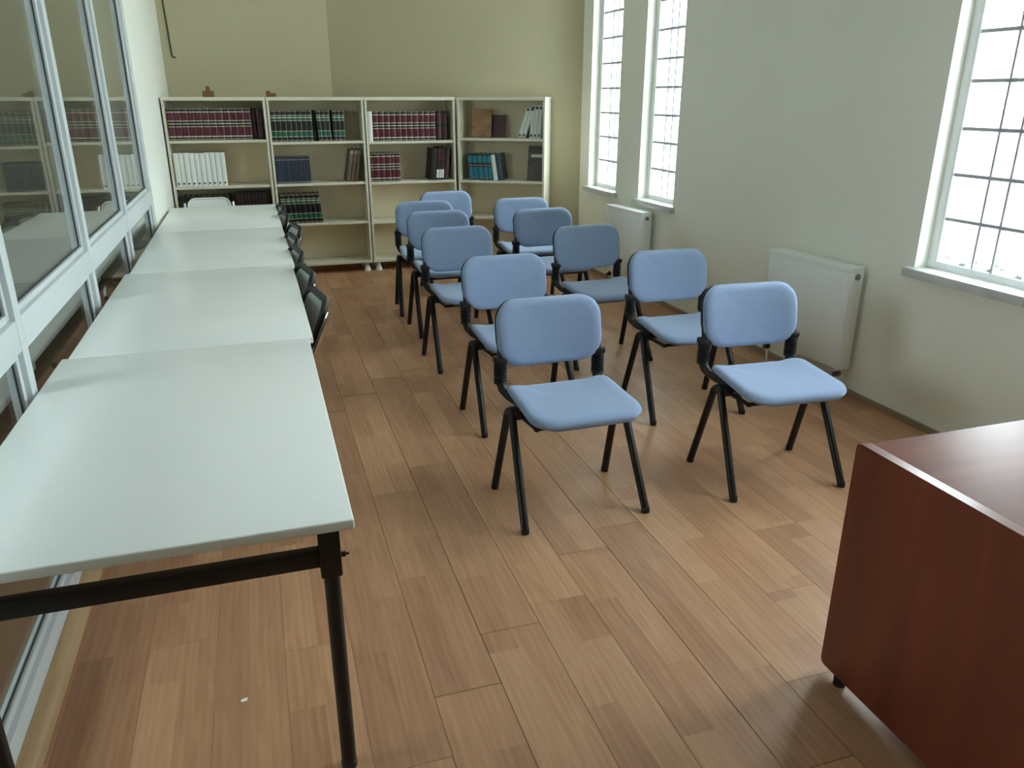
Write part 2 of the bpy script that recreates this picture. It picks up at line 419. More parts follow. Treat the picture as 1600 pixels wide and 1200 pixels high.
lo = bpy.data.objects.new('daylight_portal', ld); C.objects.link(lo)
lo.location = (-3.42, (CW[0] + CW[1]) / 2, (CW[2] + CW[3]) / 2); lo.rotation_euler = (0, R(-90), 0)
struct(MB().box(-3.2, PX - 0.2, 8.0, 8.2, 0, CZ).build('wall_corridor_end', DIM))

# window wall with real openings
WIN = [(6.47, 7.06), (5.46, 6.04), (2.455, 3.065), (1.38, 1.97)]
WZ0, ROWS, PITCH = 0.795, 14, 0.2085
WZ1 = WZ0 + 0.036 + ROWS * PITCH + 0.06
wr = MB(); TH = 0.20
ys = sorted(WIN); prev = YF
for a, b in ys:
    wr.box(0, TH, prev, a, 0, CZ); wr.box(0, TH, a, b, 0, WZ0 - 0.005); wr.box(0, TH, a, b, WZ1, CZ); prev = b
wr.box(0, TH, prev, CR[1], 0, CZ)
wr.map(lambda x, y, z: (x + WX(y), y, z))
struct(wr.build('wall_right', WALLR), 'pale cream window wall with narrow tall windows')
struct(MB().box(-0.014, 0, YF, CR[1], 0, 0.035).map(lambda x, y, z: (x + WX(y), y, z)).build('baseboard_right', SKIRT))
struct(MB().prism([(PX, 0), (PX + 0.048, 0), (PX + 0.046, 0.012), (PX + 0.034, 0.026), (PX + 0.016, 0.036), (PX, 0.04)], 'y', YF, 6.16).build('baseboard_left', WOODB, smooth=40),
       'pale wooden quarter-round strip along the foot of the partition')

wlabel = ['tall narrow barred window farthest from the camera, next to the angled corner', 'tall narrow barred window, nearer one of the far pair',
          'large bright window at the right edge, above the desk', 'tall window out of frame beside the desk']
for i, (a, b) in enumerate(WIN):
    x0 = WX((a + b) / 2)
    root = sroot('window_%d' % (i + 1), wlabel[i])
    sh = lambda x, y, z: (x + WX(y), y, z)
    d0, d1 = 0.075, 0.12; fw = 0.055; fb = 0.036
    g0, g1, gz0, gz1 = a + fw, b - fw, WZ0 + fb, WZ0 + fb + ROWS * PITCH
    fr = MB()
    fr.bbox(d0, d1, a, a + fw, WZ0, WZ1, .004); fr.bbox(d0, d1, b - fw, b, WZ0, WZ1, .004)
    fr.bbox(d0 + .002, d1 - .002, a + fw - .002, b - fw + .002, WZ0, gz0, .004); fr.bbox(d0 + .002, d1 - .002, a + fw - .002, b - fw + .002, gz1, WZ1, .004)
    fr.map(sh).build('window_frame', WPVC, root, 40)
    W_ = g1 - g0; cols = [g0, g0 + W_ * 0.395, g0 + W_ * 0.605, g1]
    for r_ in range(1, ROWS):
        z = gz0 + r_ * PITCH
        MB().bbox(d0 + .005, d1 - .005, g0, g1, z - .0085, z + .0085, .002, 1).map(sh).build('muntin', MUNT, root)
    for c_ in cols[1:3]:
        MB().bbox(d0 + .004, d1 - .004, c_ - .0065, c_ + .0065, gz0, gz1, .002, 1).map(sh).build('muntin', MUNT, root)
    for r_ in range(ROWS):
        for c_ in range(3):
            z = gz0 + r_ * PITCH
            ym = (cols[c_] + cols[c_ + 1]) / 2
            p = MB().box(-.002, .002, -(cols[c_ + 1] - cols[c_]) / 2, (cols[c_ + 1] - cols[c_]) / 2, 0, PITCH).build('pane', WGLASSD if (r_ == 0 and i == 2) else (WGLASSF if i < 2 else WGLASS), root)
            p.location = (WX(ym) + (d0 + d1) / 2, ym, z); p.rotation_euler = (0, 0, 0.02)
    s = MB().bbox(-0.045, d0 + .01, a - 0.035, b + 0.035, WZ0 - 0.045, WZ0 + 0.0, .006).map(sh)
    s.build('window_sill', MARB, root, 40)
    # daylight portal filling the opening, outside the glass
    ld = bpy.data.lights.new('daylight_portal', 'AREA'); ld.shape = 'RECTANGLE'; ld.size = WZ1 - WZ0; ld.size_y = b - a
    ld.cycles.is_portal = True
    lo = bpy.data.objects.new('daylight_portal', ld); C.objects.link(lo)
    lo.location = (x0 + 0.22, (a + b) / 2, (WZ0 + WZ1) / 2); lo.rotation_euler = (0, R(90), 0)

# ground outside
struct(MB().box(-40, 60, -50, 50, -0.5, -0.35).build('ground_outside', GROUND))

# glazed partition
pt = sroot('wall_partition', 'grey aluminium framed glass partition along the long table')
MY = [6.13, 4.95, 3.775, 2.60, 1.41, 0.22, -0.97, -2.16, -3.35]
MWD = 0.06
fx0, fx1, gx = PX - 0.06, PX, PX - 0.034
for y in MY:
    MB().bbox(fx0, fx1, y - MWD / 2, y + MWD / 2, 0, CZ, .004).build('mullion', ALU, pt, 40)
zr = [(0.0, 0.10), (0.880, 0.975), (2.20, 2.27), (CZ - 0.07, CZ)]
ends = list(zip(MY[1:] + [YF], MY[:-1]))
for lo_, hi in ends:
    y0, y1 = lo_ + (MWD / 2 if lo_ > YF else 0), hi - MWD / 2
    for k, (z0, z1) in enumerate(zr):
        MB().bbox(fx0 + .001, fx1 - .001, y0, y1, z0, z1, .004).build('rail', ALU, pt, 40)
    for (z0, z1) in ((zr[0][1], zr[1][0]), (zr[1][1], zr[2][0]), (zr[2][1], zr[3][0])):
        be = MB(); t = 0.022
        xa, xb = gx + .004, fx1 - .016
        be.bbox(xa, xb, y0, y0 + t, z0, z1, .003, 1).bbox(xa, xb, y1 - t, y1, z0, z1, .003, 1)
        be.bbox(xa, xb, y0 + t, y1 - t, z0, z0 + t, .003, 1).bbox(xa, xb, y0 + t, y1 - t, z1 - t, z1, .003, 1)
        be.build('glazing_bead', ALU, pt, 40)
        ga = MB(); u = t + .004
        for (p, q, r_, s_) in ((y0 + t, y0 + u, z0 + t, z1 - t), (y1 - u, y1 - t, z0 + t, z1 - t), (y0 + u, y1 - u, z0 + t, z0 + u), (y0 + u, y1 - u, z1 - u, z1 - t)):
            ga.box(gx + .002, gx + .007, p, q, r_, s_)
        ga.build('gasket', GASK, pt)
        MB().box(gx - .003, gx + .003, y0, y1, z0, z1).build('pane', GLASS, pt)

# ================================================================== LARGE OBJECTS
# ---- white tables
def table(corners, label):
    """corners: near-left x, near-right x, near y, far-left x, far-right x, far y"""
    nl, nr, ny, flx, frx, fy = corners
    cx, cyy = (nl + nr + flx + frx) / 4, (ny + fy) / 2
    Wd = ((nr - nl) + (frx - flx)) / 2; Ln = fy - ny
    rz = math.atan2(((flx + frx) - (nl + nr)) / 2, Ln)
    t = thing('long_table', label, 'table', (cx, cyy, 0), (0, 0, -rz), 'white tables joined end to end')
    hx, hy = Wd / 2, Ln / 2; ZT = 0.74
    MB().bbox(-hx, hx, -hy, hy, ZT - 0.025, ZT, .004, 3).build('tabletop', TABLE, t, 40)
    lx, ly = hx - 0.055, hy - 0.065
    for sx in (-1, 1):
        for sy in (-1, 1):
            x, y = sx * lx, sy * ly
            lg = MB().tube([(x, y, 0.012), (x, y, 0.70)], 0.0185, 14).build('leg', BLACK, t, 50)
            MB().lathe([(0.014, 0), (0.02, 0), (0.02, 0.02), (0.014, 0.024)], 14, (x, y, 0)).build('foot_cap', BPLAST, lg, 50)
            br = MB().bbox(x - .024, x + .024, y - .024, y + .024, 0.575, 0.715, .004).build('corner_bracket', BLACK, t, 40)
            Mx = Matrix.Rotation(R(90), 3, 'Y')
            for bz, s_ in ((0.688, -sx), (0.618, sx)):
                x0 = x + s_ * 0.023
                bo = MB().tube([(x0, y, bz), (x0 + s_ * .012, y, bz)], 0.007, 6).tube([(x0, y, bz), (x0 + s_ * .02, y, bz)], 0.003, 6)
                bo.build('bolt', BLACK, br, 40)
    for sy in (-1, 1):
        MB().bbox(-lx + .02, lx - .02, sy * ly - .015, sy * ly + .015, 0.600, 0.643, .004).build('rail', BLACK, t, 40)
    for sx in (-1, 1):
        MB().bbox(sx * lx - .015, sx * lx + .015, -ly + .02, ly - .02, 0.600, 0.643, .004).build('rail', BLACK, t, 40)
    return t
table((-0.717, 0.123, 1.513, -0.715, 0.125, 2.926), 'white-topped black-legged table nearest the camera, at the front of the long row')
table((-0.702, 0.147, 2.932, -0.692, 0.130, 4.367), 'second white-topped table from the front in the long row by the partition')
table((-0.679, 0.146, 4.373, -0.688, 0.135, 5.733), 'third white-topped table from the front in the long row by the partition')
table((-0.692, 0.138, 5.739, -0.690, 0.127, 7.01), 'last white-topped table of the long row, nearest the bookcases')

# ---- bookcases
BCW, BCD, BCH = 0.843, 0.315, 1.592
def bookcase(loc, rz, shelves, label):
    t = thing('bookcase', label, 'bookcase', loc, (0, 0, rz), 'cream bookcases along the back wall')
    w_, d, h, p = BCW, BCD, BCH, 0.020
    bz = 0.095
    for x in (0, w_ - p): MB().bbox(x, x + p, 0, d, bz - .014, h - 0.030, .002).build('side_panel', SHELF, t)
    MB().bbox(-.003, w_ + .003, -.004, d, h - 0.030, h, .003).build('top_panel', SHELF, t)
    MB().bbox(p, w_ - p, 0.002, d - .006, bz - .012, bz + .012, .002).build('bottom_panel', SHELF, t)
    for z in shelves:
        sg = MB().bbox(p, w_ - p, 0.006, d - .006, z - .0115, z + .0115, .002)
        sg.build('shelf', SHELF, t)
    MB().box(p - .004, w_ - p + .004, d - .006, d, bz, h - .02).build('back_panel', SHBK, t)
    for x in (0.05, w_ - 0.05):
        for y in (0.045, d - 0.045):
            MB().lathe([(0.018, 0.0815), (0.018, 0.06), (0.03, 0.02), (0.032, 0)][::-1], 14, (x, y, 0)).build('foot', RADW, t, 40)
    return t
BX = [(-0.706, 7.55, 0), (0.147, 7.55, 0), (1.0, 7.55, 0), (1.856, 7.535, R(-30))]
BS = [(1.226, 0.836, 0.472), (1.202, 0.836, 0.472), (1.193, 0.828, 0.462), (1.214, 0.825, 0.480)]
bl = ['cream bookcase at the left against the white wall, with white volumes on its middle shelf',
      'cream bookcase with green-and-black volumes and navy books, second from the left',
      'cream bookcase with two shelves of maroon volumes, third from the left',
      'cream bookcase turned at an angle in the corner, with teal books']
for (x, y, rz), s, l in zip(BX, BS, bl): bookcase((x, y, 0), rz, s, l)

# ---- wooden desk
def desk():
    t = thing('teacher_desk', 'dark cherry wood desk in the near right corner', 'desk', (1.44, 1.51, 0))
    D, Wd, H = 0.75, 1.45, 0.742
    out = [(-y - D / 2, z + (H + 0.03) / 2) for y, z in rrect(D, H - 0.03, 0.018, 5)]
    MB().prism(out, 'x', 0.0, 0.03).build('end_panel', CHERRY, t, 40)
    MB().prism(out, 'x', Wd - 0.03, Wd).build('end_panel', CHERRY, t, 40)
    MB().bbox(0.03, Wd - 0.03, -D + .005, -0.012, H - 0.034, H - 0.003, .003).build('desk_top', CHERRYT, t, 40)
    MB().bbox(0.03, Wd - 0.03, -0.10, -0.08, 0.16, H - 0.034, .002).build('modesty_panel', CHERRY, t)
    for x in (0.004, Wd - 0.026):
        for y in (-0.07, -D + 0.07):
            MB().lathe([(0.018, 0), (0.018, 0.02), (0.011, 0.024), (0.011, 0.031)], 12, (x + .011, y, 0)).build('foot', BPLAST, t, 40)
    dr = MB().bbox(Wd - 0.45, Wd - 0.03, -D + 0.03, -0.11, 0.18, H - 0.034, .002).build('drawer_unit', CHERRY, t)
desk()

# ---- blue padded chairs
def blue_chair():
    t = thing('padded_chair', '', 'chair', group='blue padded chairs in rows')
    # seat: cushion with raised rear sides and a front that rolls down
    def seat_fn(a, b, c):
        x, y = a, b - 0.020
        f = max(0.0, (-y - 0.08) / 0.2); bk = max(0.0, (y + 0.05) / 0.24)
        xx = x * (1.0 - 0.05 * (bk ** 1.5))
        z = 0.428 + c + 0.046 * (x / 0.23) ** 2 * (0.3 + 0.7 * min(bk, 1.0)) - 0.005 - 0.012 * f ** 2 - 0.012 * bk ** 2
        return (xx, y, z)
    cushion(rrect(0.47, 0.425, (0.075, 0.075, 0.095, 0.095), 8), 0.040, 0.004, 0.14, seat_fn, 8).build('seat', BLUE, t, 60)
    def shell_fn(a, b, c): 
        p = seat_fn(a, b, 0); return (p[0], p[1], p[2] - 0.012 + c)
    cushion(rrect(0.37, 0.31, (0.07, 0.07, 0.09, 0.09), 6), 0.014, 0.0, 0.08, shell_fn, 3).build('seat_shell', BPLAST, t, 60)
    # back
    lean = R(11)
    def back_map(a, b, c, off=0):
        curve = 0.030 * (1 - (a / 0.235) ** 2)              # middle set back
        arch = 0.012 * (1 - (a / 0.235) ** 2) * (1 if b > 0 else -1.5) * min(1, abs(b) / 0.1)
        bb = b + arch
        y = 0.235 + curve + math.sin(lean) * (bb + 0.145) - (c + off) * math.cos(lean)
        z = 0.682 + math.cos(lean) * bb - (c + off) * math.sin(lean)
        return (a, y, z)
    cushion(rrect(0.47, 0.258, (0.080, 0.080, 0.090, 0.090), 8), 0.042, 0.006, 0.12, lambda a, b, c: back_map(a, b, c, 0.004), 7).build('backrest', BLUE, t, 60)
    cushion(rrect(0.468, 0.236, (0.076, 0.076, 0.086, 0.086), 8), 0.018, 0.0, 0.05, lambda a, b, c: back_map(a, b, c, -0.012), 3).build('back_shell', BPLAST, t, 60)
    # bellows arms
    for s in (-1, 1):
        x = s * 0.222
        arm = MB().tube([(x * .82, 0.05, 0.414), (x * .85, 0.13, 0.418), (x * .91, 0.185, 0.426), (x * .97, 0.218, 0.446), (x, 0.232, 0.478)], [.013, .015, .018, .021, .022], 10)
        arm.tube([(x, 0.232, 0.47), (x, 0.236, 0.60), (x * .98, 0.262, 0.69)], 0.013, 8, flat=(1.0, 1.4))
        ap = arm.build('back_arm', BPLAST, t, 50)
        prof = []
        for k in range(9):
            z = k * 0.0105
            prof += [(0.017, z), (0.0285, z + 0.003), (0.0285, z + 0.006), (0.017, z + 0.009)]
        MB().lathe(prof, 14, (x, 0.234, 0.468)).build('bellows', BPLAST, ap, 30)
        MB().bbox(x - .027, x + .027, 0.236 - .024, 0.236 + .024, 0.560, 0.588, .006).build('arm_collar', BPLAST, ap, 40)
    # legs: inverted U on each side, front and rear leg separately
    for s in (-1, 1):
        ax = s * 0.243
        top = (ax, 0.045, 0.418)
        bend = [(ax, 0.045 + 0.034 * math.sin(q), 0.418 - 0.034 * (1 - math.cos(q))) for q in [R(k) for k in (0, 18, 36, 54, 70)]]
        for sy in (1, -1):
            pth = [(p[0], 0.045 + sy * (p[1] - 0.045), p[2]) for p in bend]
            foot = (s * 0.262, sy * 0.198, 0.0)
            lg = MB().tube(pth + [(pth[-1][0] * .9 + foot[0] * .1, pth[-1][1] * .9 + foot[1] * .1, pth[-1][2] * .9), (foot[0], foot[1], 0.006)], 0.0145, 12, flat=(1.15, 1.0), ref=(1, 0, 0)).build('leg', BLACK, t, 50)
            MB().tube([(foot[0], foot[1], 0.0), (foot[0] * .998, foot[1] * .985, 0.022)], 0.0165, 12).build('foot_cap', BPLAST, lg, 50)
    MB().tube([(-0.243, 0.045, 0.400), (0.243, 0.045, 0.400)], 0.012, 10).build('crossbar', BLACK, t, 50)
    MB().tube([(-0.20, -0.12, 0.400), (0.20, -0.12, 0.400)], 0.009, 8).tube([(-0.19, -0.13, 0.4), (-0.21, 0.06, 0.405)], 0.009, 8).tube([(0.19, -0.13, 0.4), (0.21, 0.06, 0.405)], 0.009, 8).build('seat_frame', BLACK, t, 50)
    for s in (-1, 1):
        MB().bbox(s * 0.215 - .022, s * 0.215 + .022, 0.01, 0.085, 0.388, 0.424, .006).build('bracket', BPLAST, t, 40)
    return t
proto = blue_chair()
ROWSC = [
    (1.110, 2.703, 1.0, 'blue padded chair at the front of the left column, seat fully visible'),
    (1.205, 3.635, 2.0, 'blue padded chair right behind the frontmost one of the left column'),
    (1.200, 4.635, 3.0, 'blue padded chair third from the front in the left column'),
    (1.243, 5.395, 2.0, 'blue padded chair fourth from the front in the left column'),
    (1.235, 5.985, -4.0, 'blue padded chair fifth from the front in the left column, leftmost in view'),
    (1.584, 6.600, 3.0, 'blue padded chair farthest back, right in front of the bookcases'),
    (2.040, 2.663, -3.0, 'blue padded chair at the front of the right column, beside the radiator'),
    (2.090, 3.505, -1.0, 'blue padded chair second from the front in the right column'),
    (2.020, 4.440, 3.0, 'blue padded chair third from the front in the right column'),
    (2.020, 5.290, 2.0, 'blue padded chair fourth from the front in the right column'),
    (2.050, 5.950, -2.0, 'blue padded chair at the back of the right column'),
]
for i, (x, y, a, l) in enumerate(ROWSC):
    o = proto if i == 0 else copy_tree(proto)
    o.location = (x, y, 0); o.rotation_euler = (0, 0, R(a)); o['label'] = l

# ---- folding chairs at the table
def folding_chair(padmat, rimmat, rimr=0.0165):
    t = thing('folding_chair', '', 'chair', group='folding chairs at the long table')
    Wc, zt, zb = 0.37, 0.775, 0.50
    lean = R(21)
    def bk(a, b, c):      # b measured up from the back centre
        y = 0.20 + 0.018 * (1 - (a / .185) ** 2) + math.sin(lean) * b - c * math.cos(lean)
        return (a, y, 0.645 + math.cos(lean) * b - c * math.sin(lean))
    rim = [bk(a, b, 0.0) for a, b in rrect(Wc - 0.03, 0.25, 0.06, 6)]
    MB().tube(rim, rimr, 8, closed=True).build('back_rim', rimmat, t, 60)
    cushion(rrect(Wc - 0.045, 0.235, 0.055, 6), 0.012, 0.006, 0.06, lambda a, b, c: bk(a, b, c - .006), 4).build('backrest', padmat, t, 60)
    for s in (-1, 1):
        x = s * (Wc / 2 + 0.012)
        MB().tube([(x, 0.250, 0.725), (x, 0.19, 0.60), (x, -0.075, 0.012)], 0.011, 10).build('front_leg', CHROME, t, 50)
        MB().tube([(s * (Wc / 2 - 0.012), -0.10, 0.43), (s * (Wc / 2 - 0.012), 0.02, 0.30), (s * (Wc / 2 - 0.012), 0.22, 0.012)], 0.010, 10).build('rear_leg', CHROME, t, 50)
        MB().tube([(x, 0.235, 0.695), (x + s * .014, 0.235, 0.695)], 0.009, 8).build('rivet', CHROME, t, 50)
        for (yy, xx) in ((-0.08, x), (0.22, s * (Wc / 2 - 0.012))):
            MB().tube([(xx, yy, 0), (xx, yy, 0.03)], 0.0135, 10).build('foot_cap', BPLAST, t, 50)
    MB().tube([(-Wc / 2 + .012, 0.163, 0.09), (Wc / 2 - .012, 0.163, 0.09)], 0.008, 8).build('stretcher', CHROME, t, 50)
    MB().tube([(-Wc / 2 - .012, -.035, .10), (Wc / 2 + .012, -.035, .10)], 0.008, 8).build('stretcher', CHROME, t, 50)
    cushion(rrect(0.36, 0.37, 0.06, 6), 0.028, 0.006, 0.07, lambda a, b, c: (a * .93, b - 0.06, 0.425 + c), 4).build('seat', BPLAST, t, 60)
    return t
fp = folding_chair(GREYPAD, BPLAST)
FC = [  # x of back, y, turn
    (0.205, 3.53, 9, 'grey-backed folding chair nearest the camera along the table, standing out farthest'),
    (0.192, 4.09, 9, 'second grey-backed folding chair from the front at the table edge'),
    (0.178, 4.66, 8, 'third grey-backed folding chair from the front at the table edge'),
    (0.175, 5.13, 8, 'fourth grey-backed folding chair from the front at the table edge'),
    (0.218, 5.56, 9, 'fifth grey-backed folding chair from the front, pulled out a little'),
    (0.168, 6.20, 8, 'sixth grey-backed folding chair from the front at the table edge'),
    (0.163, 6.66, 6, 'last grey-backed folding chair of the row, nearest the bookcases'),
]
for i, (x, y, a, l) in enumerate(FC):
    o = fp if i == 0 else copy_tree(fp)
    rz = R(-90 + a)                       # faces -x, turned a little to the camera
    # backrest top centre sits at local (0, 0.26): put it over (x, y)
    o.location = (x - (-math.sin(rz)) * 0.25, y - math.cos(rz) * 0.25, 0); o.rotation_euler = (0, 0, rz); o['label'] = l
wc = folding_chair(WHITEPAD, WHITEPAD, 0.0085)
wc['label'] = 'white-backed folding chair at the far end of the long table'
wc.location = (-0.41, 7.15, 0)
wc.rotation_euler = (0, 0, R(2))
wc['group'] = 'folding chairs at the long table'

# ---- radiators
def radiator(near, far, ztop, label):
    (xn, yn), (xf, yf) = near, far
    Ln = math.hypot(xf - xn, yf - yn); rz = math.atan2(-(xf - xn), yf - yn)
    t = thing('panel_radiator', label, 'radiator', (xn, yn, 0), (0, 0, rz), 'white panel radiators under the windows')
    zb = ztop - 0.575; th = 0.10
    fp_ = MB().bbox(0, 0.018, 0.012, Ln - 0.012, zb + .012, ztop - 0.028, .006).build('front_panel', RADW, t, 40)
    MB().bbox(th - 0.018, th, 0.012, Ln - 0.012, zb + .012, ztop - 0.028, .006).build('rear_panel', RADW, t, 40)
    MB().bbox(0.002, th, 0, 0.014, zb, ztop, .004).build('side_cover', RADW, t, 40)
    MB().bbox(0.002, th, Ln - 0.014, Ln, zb, ztop, .004).build('side_cover', RADW, t, 40)
    MB().bbox(0.0, 0.014, 0.0, Ln, ztop - 0.03, ztop + .001, .004).build('top_edge', RADW, t, 40)
    MB().bbox(th - 0.012, th, 0.0, Ln, ztop - 0.03, ztop + .001, .003).build('top_edge', RADW, t, 40)
    n = 34; g2 = MB()
    for k in range(n):
        y = 0.016 + (Ln - 0.032) * (k + .5) / n
        g2.box(0.012, th - 0.01, y - .0065, y + .0065, ztop - .008, ztop - .002)
    g2.build('top_grille', RADW, t)['kind'] = 'stuff'
    MB().box(0.016, th - 0.016, 0.016, Ln - 0.016, zb + .03, ztop - .02).build('convector', RADD, t)
    M = Matrix.Rotation(R(90), 3, 'X')
    MB().lathe([(0.016, -.004), (0.016, 0.008), (0.012, 0.012)], 14, (th / 2 + .004, 0, ztop - .05), M).build('vent_cap', KNOB, t, 40)
    for y, nm in ((0.03, 'valve'), (Ln - 0.03, 'valve')):
        v = MB().tube([(th / 2, y, zb + .01), (th / 2, y, zb - 0.045)], 0.012, 10).tube([(th / 2 - .03, y, zb - .03), (th / 2 + .012, y, zb - .03)], 0.014, 10)
        v.build(nm, BRASS, t, 50)
        MB().tube([(th / 2, y, zb - .04), (th / 2 + .005, y, 0.05), (th / 2 + .02, y - .01, 0.0)], 0.007, 8).lathe([(0.02, 0), (0.02, 0.006), (0.012, 0.01)], 12, (th / 2 + .02, y - .01, 0)).build('pipe', RADW, t, 50)
    for yb in (0.12, Ln - 0.15): MB().box(th, th + 0.03, yb, yb + 0.03, zb + .1, ztop - .1).build('wall_bracket', RADW, t)
    return t
radiator((2.950, 3.335), (2.873, 3.955), 0.742, 'white panel radiator beside the front blue chairs, below the large right window')
radiator((2.895, 5.68), (2.835, 6.24), 0.727, 'white panel radiator under the far pair of windows')

# ================================================================== BOOKS
GOLD = (200, 192, 170); BK = (26, 24, 22); MAR = (86, 25, 40); GRN = (32, 88, 62); MARD = (64, 22, 32); GOLDD = (90, 76, 60)
S_MAR = band_mat('maroon_gilt_spine', [(0, BK), (.025, GOLD), (.04, BK), (.10, GOLD), (.135, MAR), (.42, GOLD), (.44, BK), (.505, GOLD), (.535, BK), (.60, GOLD), (.625, MAR), (.875, GOLD), (.90, BK), (.975, GOLD), (.988, BK)])
S_MARD = band_mat('shaded_dark_maroon_spine', [(0, BK), (.10, GOLDD), (.12, MARD), (.43, GOLDD), (.44, BK), (.60, GOLDD), (.61, MARD), (.885, GOLDD), (.90, BK)])  # maroon print with shade darkened in for recessed volumes; labelled books reuse it
S_GRN = band_mat('green_black_spine', [(0, BK), (.025, GOLD), (.04, BK), (.15, GOLD), (.165, GRN), (.33, GOLD), (.345, BK), (.665, GOLD), (.68, GRN), (.755, GOLD), (.785, GRN), (.835, GOLD), (.85, BK), (.965, GOLD), (.98, BK)])
S_GRND = band_mat('shaded_dark_green_spine', [(0, (20, 24, 22)), (.15, (70, 66, 50)), (.165, (22, 44, 34)), (.33, (20, 22, 20)), (.67, (22, 44, 34)), (.835, (70, 66, 50)), (.85, (20, 22, 20))])  # green-and-black print with the shelf shade darkened into its tones
NAVY = (38, 48, 66)
S_NAVY = band_mat('navy_silver_spine', [(0, (30, 36, 48)), (.035, (170, 172, 170)), (.055, NAVY), (.885, (150, 152, 152)), (.91, NAVY)])
TEAL = (24, 118, 140)
S_TEAL = band_mat('teal_black_spine', [(0, (20, 40, 48)), (.05, (130, 140, 136)), (.075, TEAL), (.50, (18, 24, 28)), (.545, (150, 130, 120)), (.585, (18, 24, 28)), (.66, TEAL), (.93, (18, 30, 36))])
S_BRN = band_mat('brown_spine', [(0, (96, 78, 62)), (.6, (112, 92, 74)), (.86, (150, 136, 118)), (.95, (96, 78, 62))], 0.6)
S_DBRN = band_mat('dark_brown_spine', [(0, (40, 28, 26)), (.12, (70, 52, 46)), (.14, (46, 30, 30)), (.5, (58, 40, 40)), (.52, (46, 30, 30)), (.88, (70, 52, 46)), (.9, (40, 28, 26))])
C_MAR = mat('maroon_cloth', (84, 24, 38), 0.6, noise=0.1, nscale=60)
C_BLK = mat('black_cloth', (26, 26, 26), 0.6, noise=0.1, nscale=60)
C_NAVY = mat('navy_cloth', (36, 46, 62), 0.6, noise=0.1, nscale=60)
C_WHT = mat('white_card_cover', (226, 229, 226), 0.55, noise=0.02)
C_TAN = mat('tan_worn_card', (168, 138, 98), 0.75, noise=0.35, nscale=14)
C_BRN = mat('brown_cloth', (104, 84, 66), 0.7, noise=0.12, nscale=30)
C_TEAL = mat('teal_cloth', (26, 104, 124), 0.55, noise=0.08, nscale=40)
C_DBLU = mat('dark_blue_grey_cloth', (54, 76, 88), 0.55, noise=0.08, nscale=40)
C_DMAR = mat('dark_plum_cover', (74, 44, 46), 0.55, noise=0.06, nscale=30)
C_PHOTO = wood_mat('brown_photo_cover', (112, 72, 46), (176, 140, 98), 0.4, scale=(5, 5, 16))
C_GREYC = wood_mat('grey_brown_cover', (66, 60, 52), (98, 90, 80), 0.45, scale=(4, 4, 9))
C_BIND = mat('pale_grey_binder', (206, 214, 208), 0.5, noise=0.03)
DARKMARK = mat('dark_print_mark', (70, 72, 74), 0.6, noise=0.1)
BLABEL = mat('white_spine_label', (222, 222, 214), 0.6, noise=0.05)

bcache = {}
def book_meshes(w_, h, d, spine, cover, pages):
    k = (round(w_, 4), round(h, 4), round(d, 4), spine.name, cover.name, pages.name)
    if k in bcache: return bcache[k]
    b = min(0.003, w_ * .12)
    cv = MB().box(-w_ / 2, -w_ / 2 + b, 0.004, d, 0, h).box(w_ / 2 - b, w_ / 2, 0.004, d, 0, h)
    n = 7; pts = []
    for i in range(n):
        a = math.pi * i / (n - 1)
        pts.append((-math.cos(a) * (w_ / 2), 0.006 - math.sin(a) ** 0.6 * min(0.010, w_ * .22)))
    pts += [(w_ / 2, 0.009), (-w_ / 2, 0.009)]
    sp = MB().prism(pts, 'z', 0, h)
    pg = MB().box(-w_ / 2 + b, w_ / 2 - b, 0.009, d - .004, 0.004, h - .004)
    r_ = (cv.mesh('cover', cover), sp.mesh('spine', spine, 50), pg.mesh('pages', pages))
    bcache[k] = r_
    return r_
ORD = ['first', 'second', 'third', 'fourth', 'fifth', 'sixth', 'seventh', 'eighth', 'ninth', 'tenth', 'eleventh', 'twelfth', 'thirteenth', 'fourteenth']
def book(ci, shelf_i, x, w_, h, spine, cover, label, group, lean=0.0, recess=0.03, d=0.20, pages=None, name='book', mark=None, rightcover=None):
    """x = left edge of the foot in bookcase coordinates; lean in degrees, positive to the right"""
    bx, by, rz = BX[ci]
    zs = (BS[ci][shelf_i] if shelf_i < 3 else 0.095) + 0.0118
    th = R(lean)
    z = zs + abs(math.sin(th)) * w_ / 2
    lx = x + w_ / 2 * math.cos(th); ly = recess + 0.006
    px = bx + lx * math.cos(rz) - ly * math.sin(rz); py = by + lx * math.sin(rz) + ly * math.cos(rz)
    t = thing(name, label, 'book', (px, py, z), (0, th, rz), group)
    cv, sp, pg = book_meshes(w_, h, d, spine, cover, pages or PAGES)
    part('cover', cv, t); part('spine', sp, t); part('pages', pg, t)
    if mark == 'low':
        MB().box(-w_ * .2, w_ * .2, -.0065, 0.004, h * .07, h * .115).build('spine_mark', DARKMARK, t)
    if mark == 'label':
        MB().box(-w_ * .42, w_ * .42, -.0062, 0.004, h * .06, h * .32).build('spine_label', BLABEL, t)
    if mark == 'binder':
        M = Matrix.Rotation(R(90), 3, 'X')
        MB().lathe([(w_ * .36, -.002), (w_ * .36, 0.0075)], 12, (0, 0, h * .93), M).build('finger_ring', DARKMARK, t)
        MB().box(-w_ * .22, w_ * .22, -.0068, 0.004, h * .05, h * .13).build('spine_mark', DARKMARK, t)
    if rightcover:
        MB().box(w_ / 2, w_ / 2 + .002, 0.004, d, 0, h).build('worn_cover', rightcover, t)
    return t
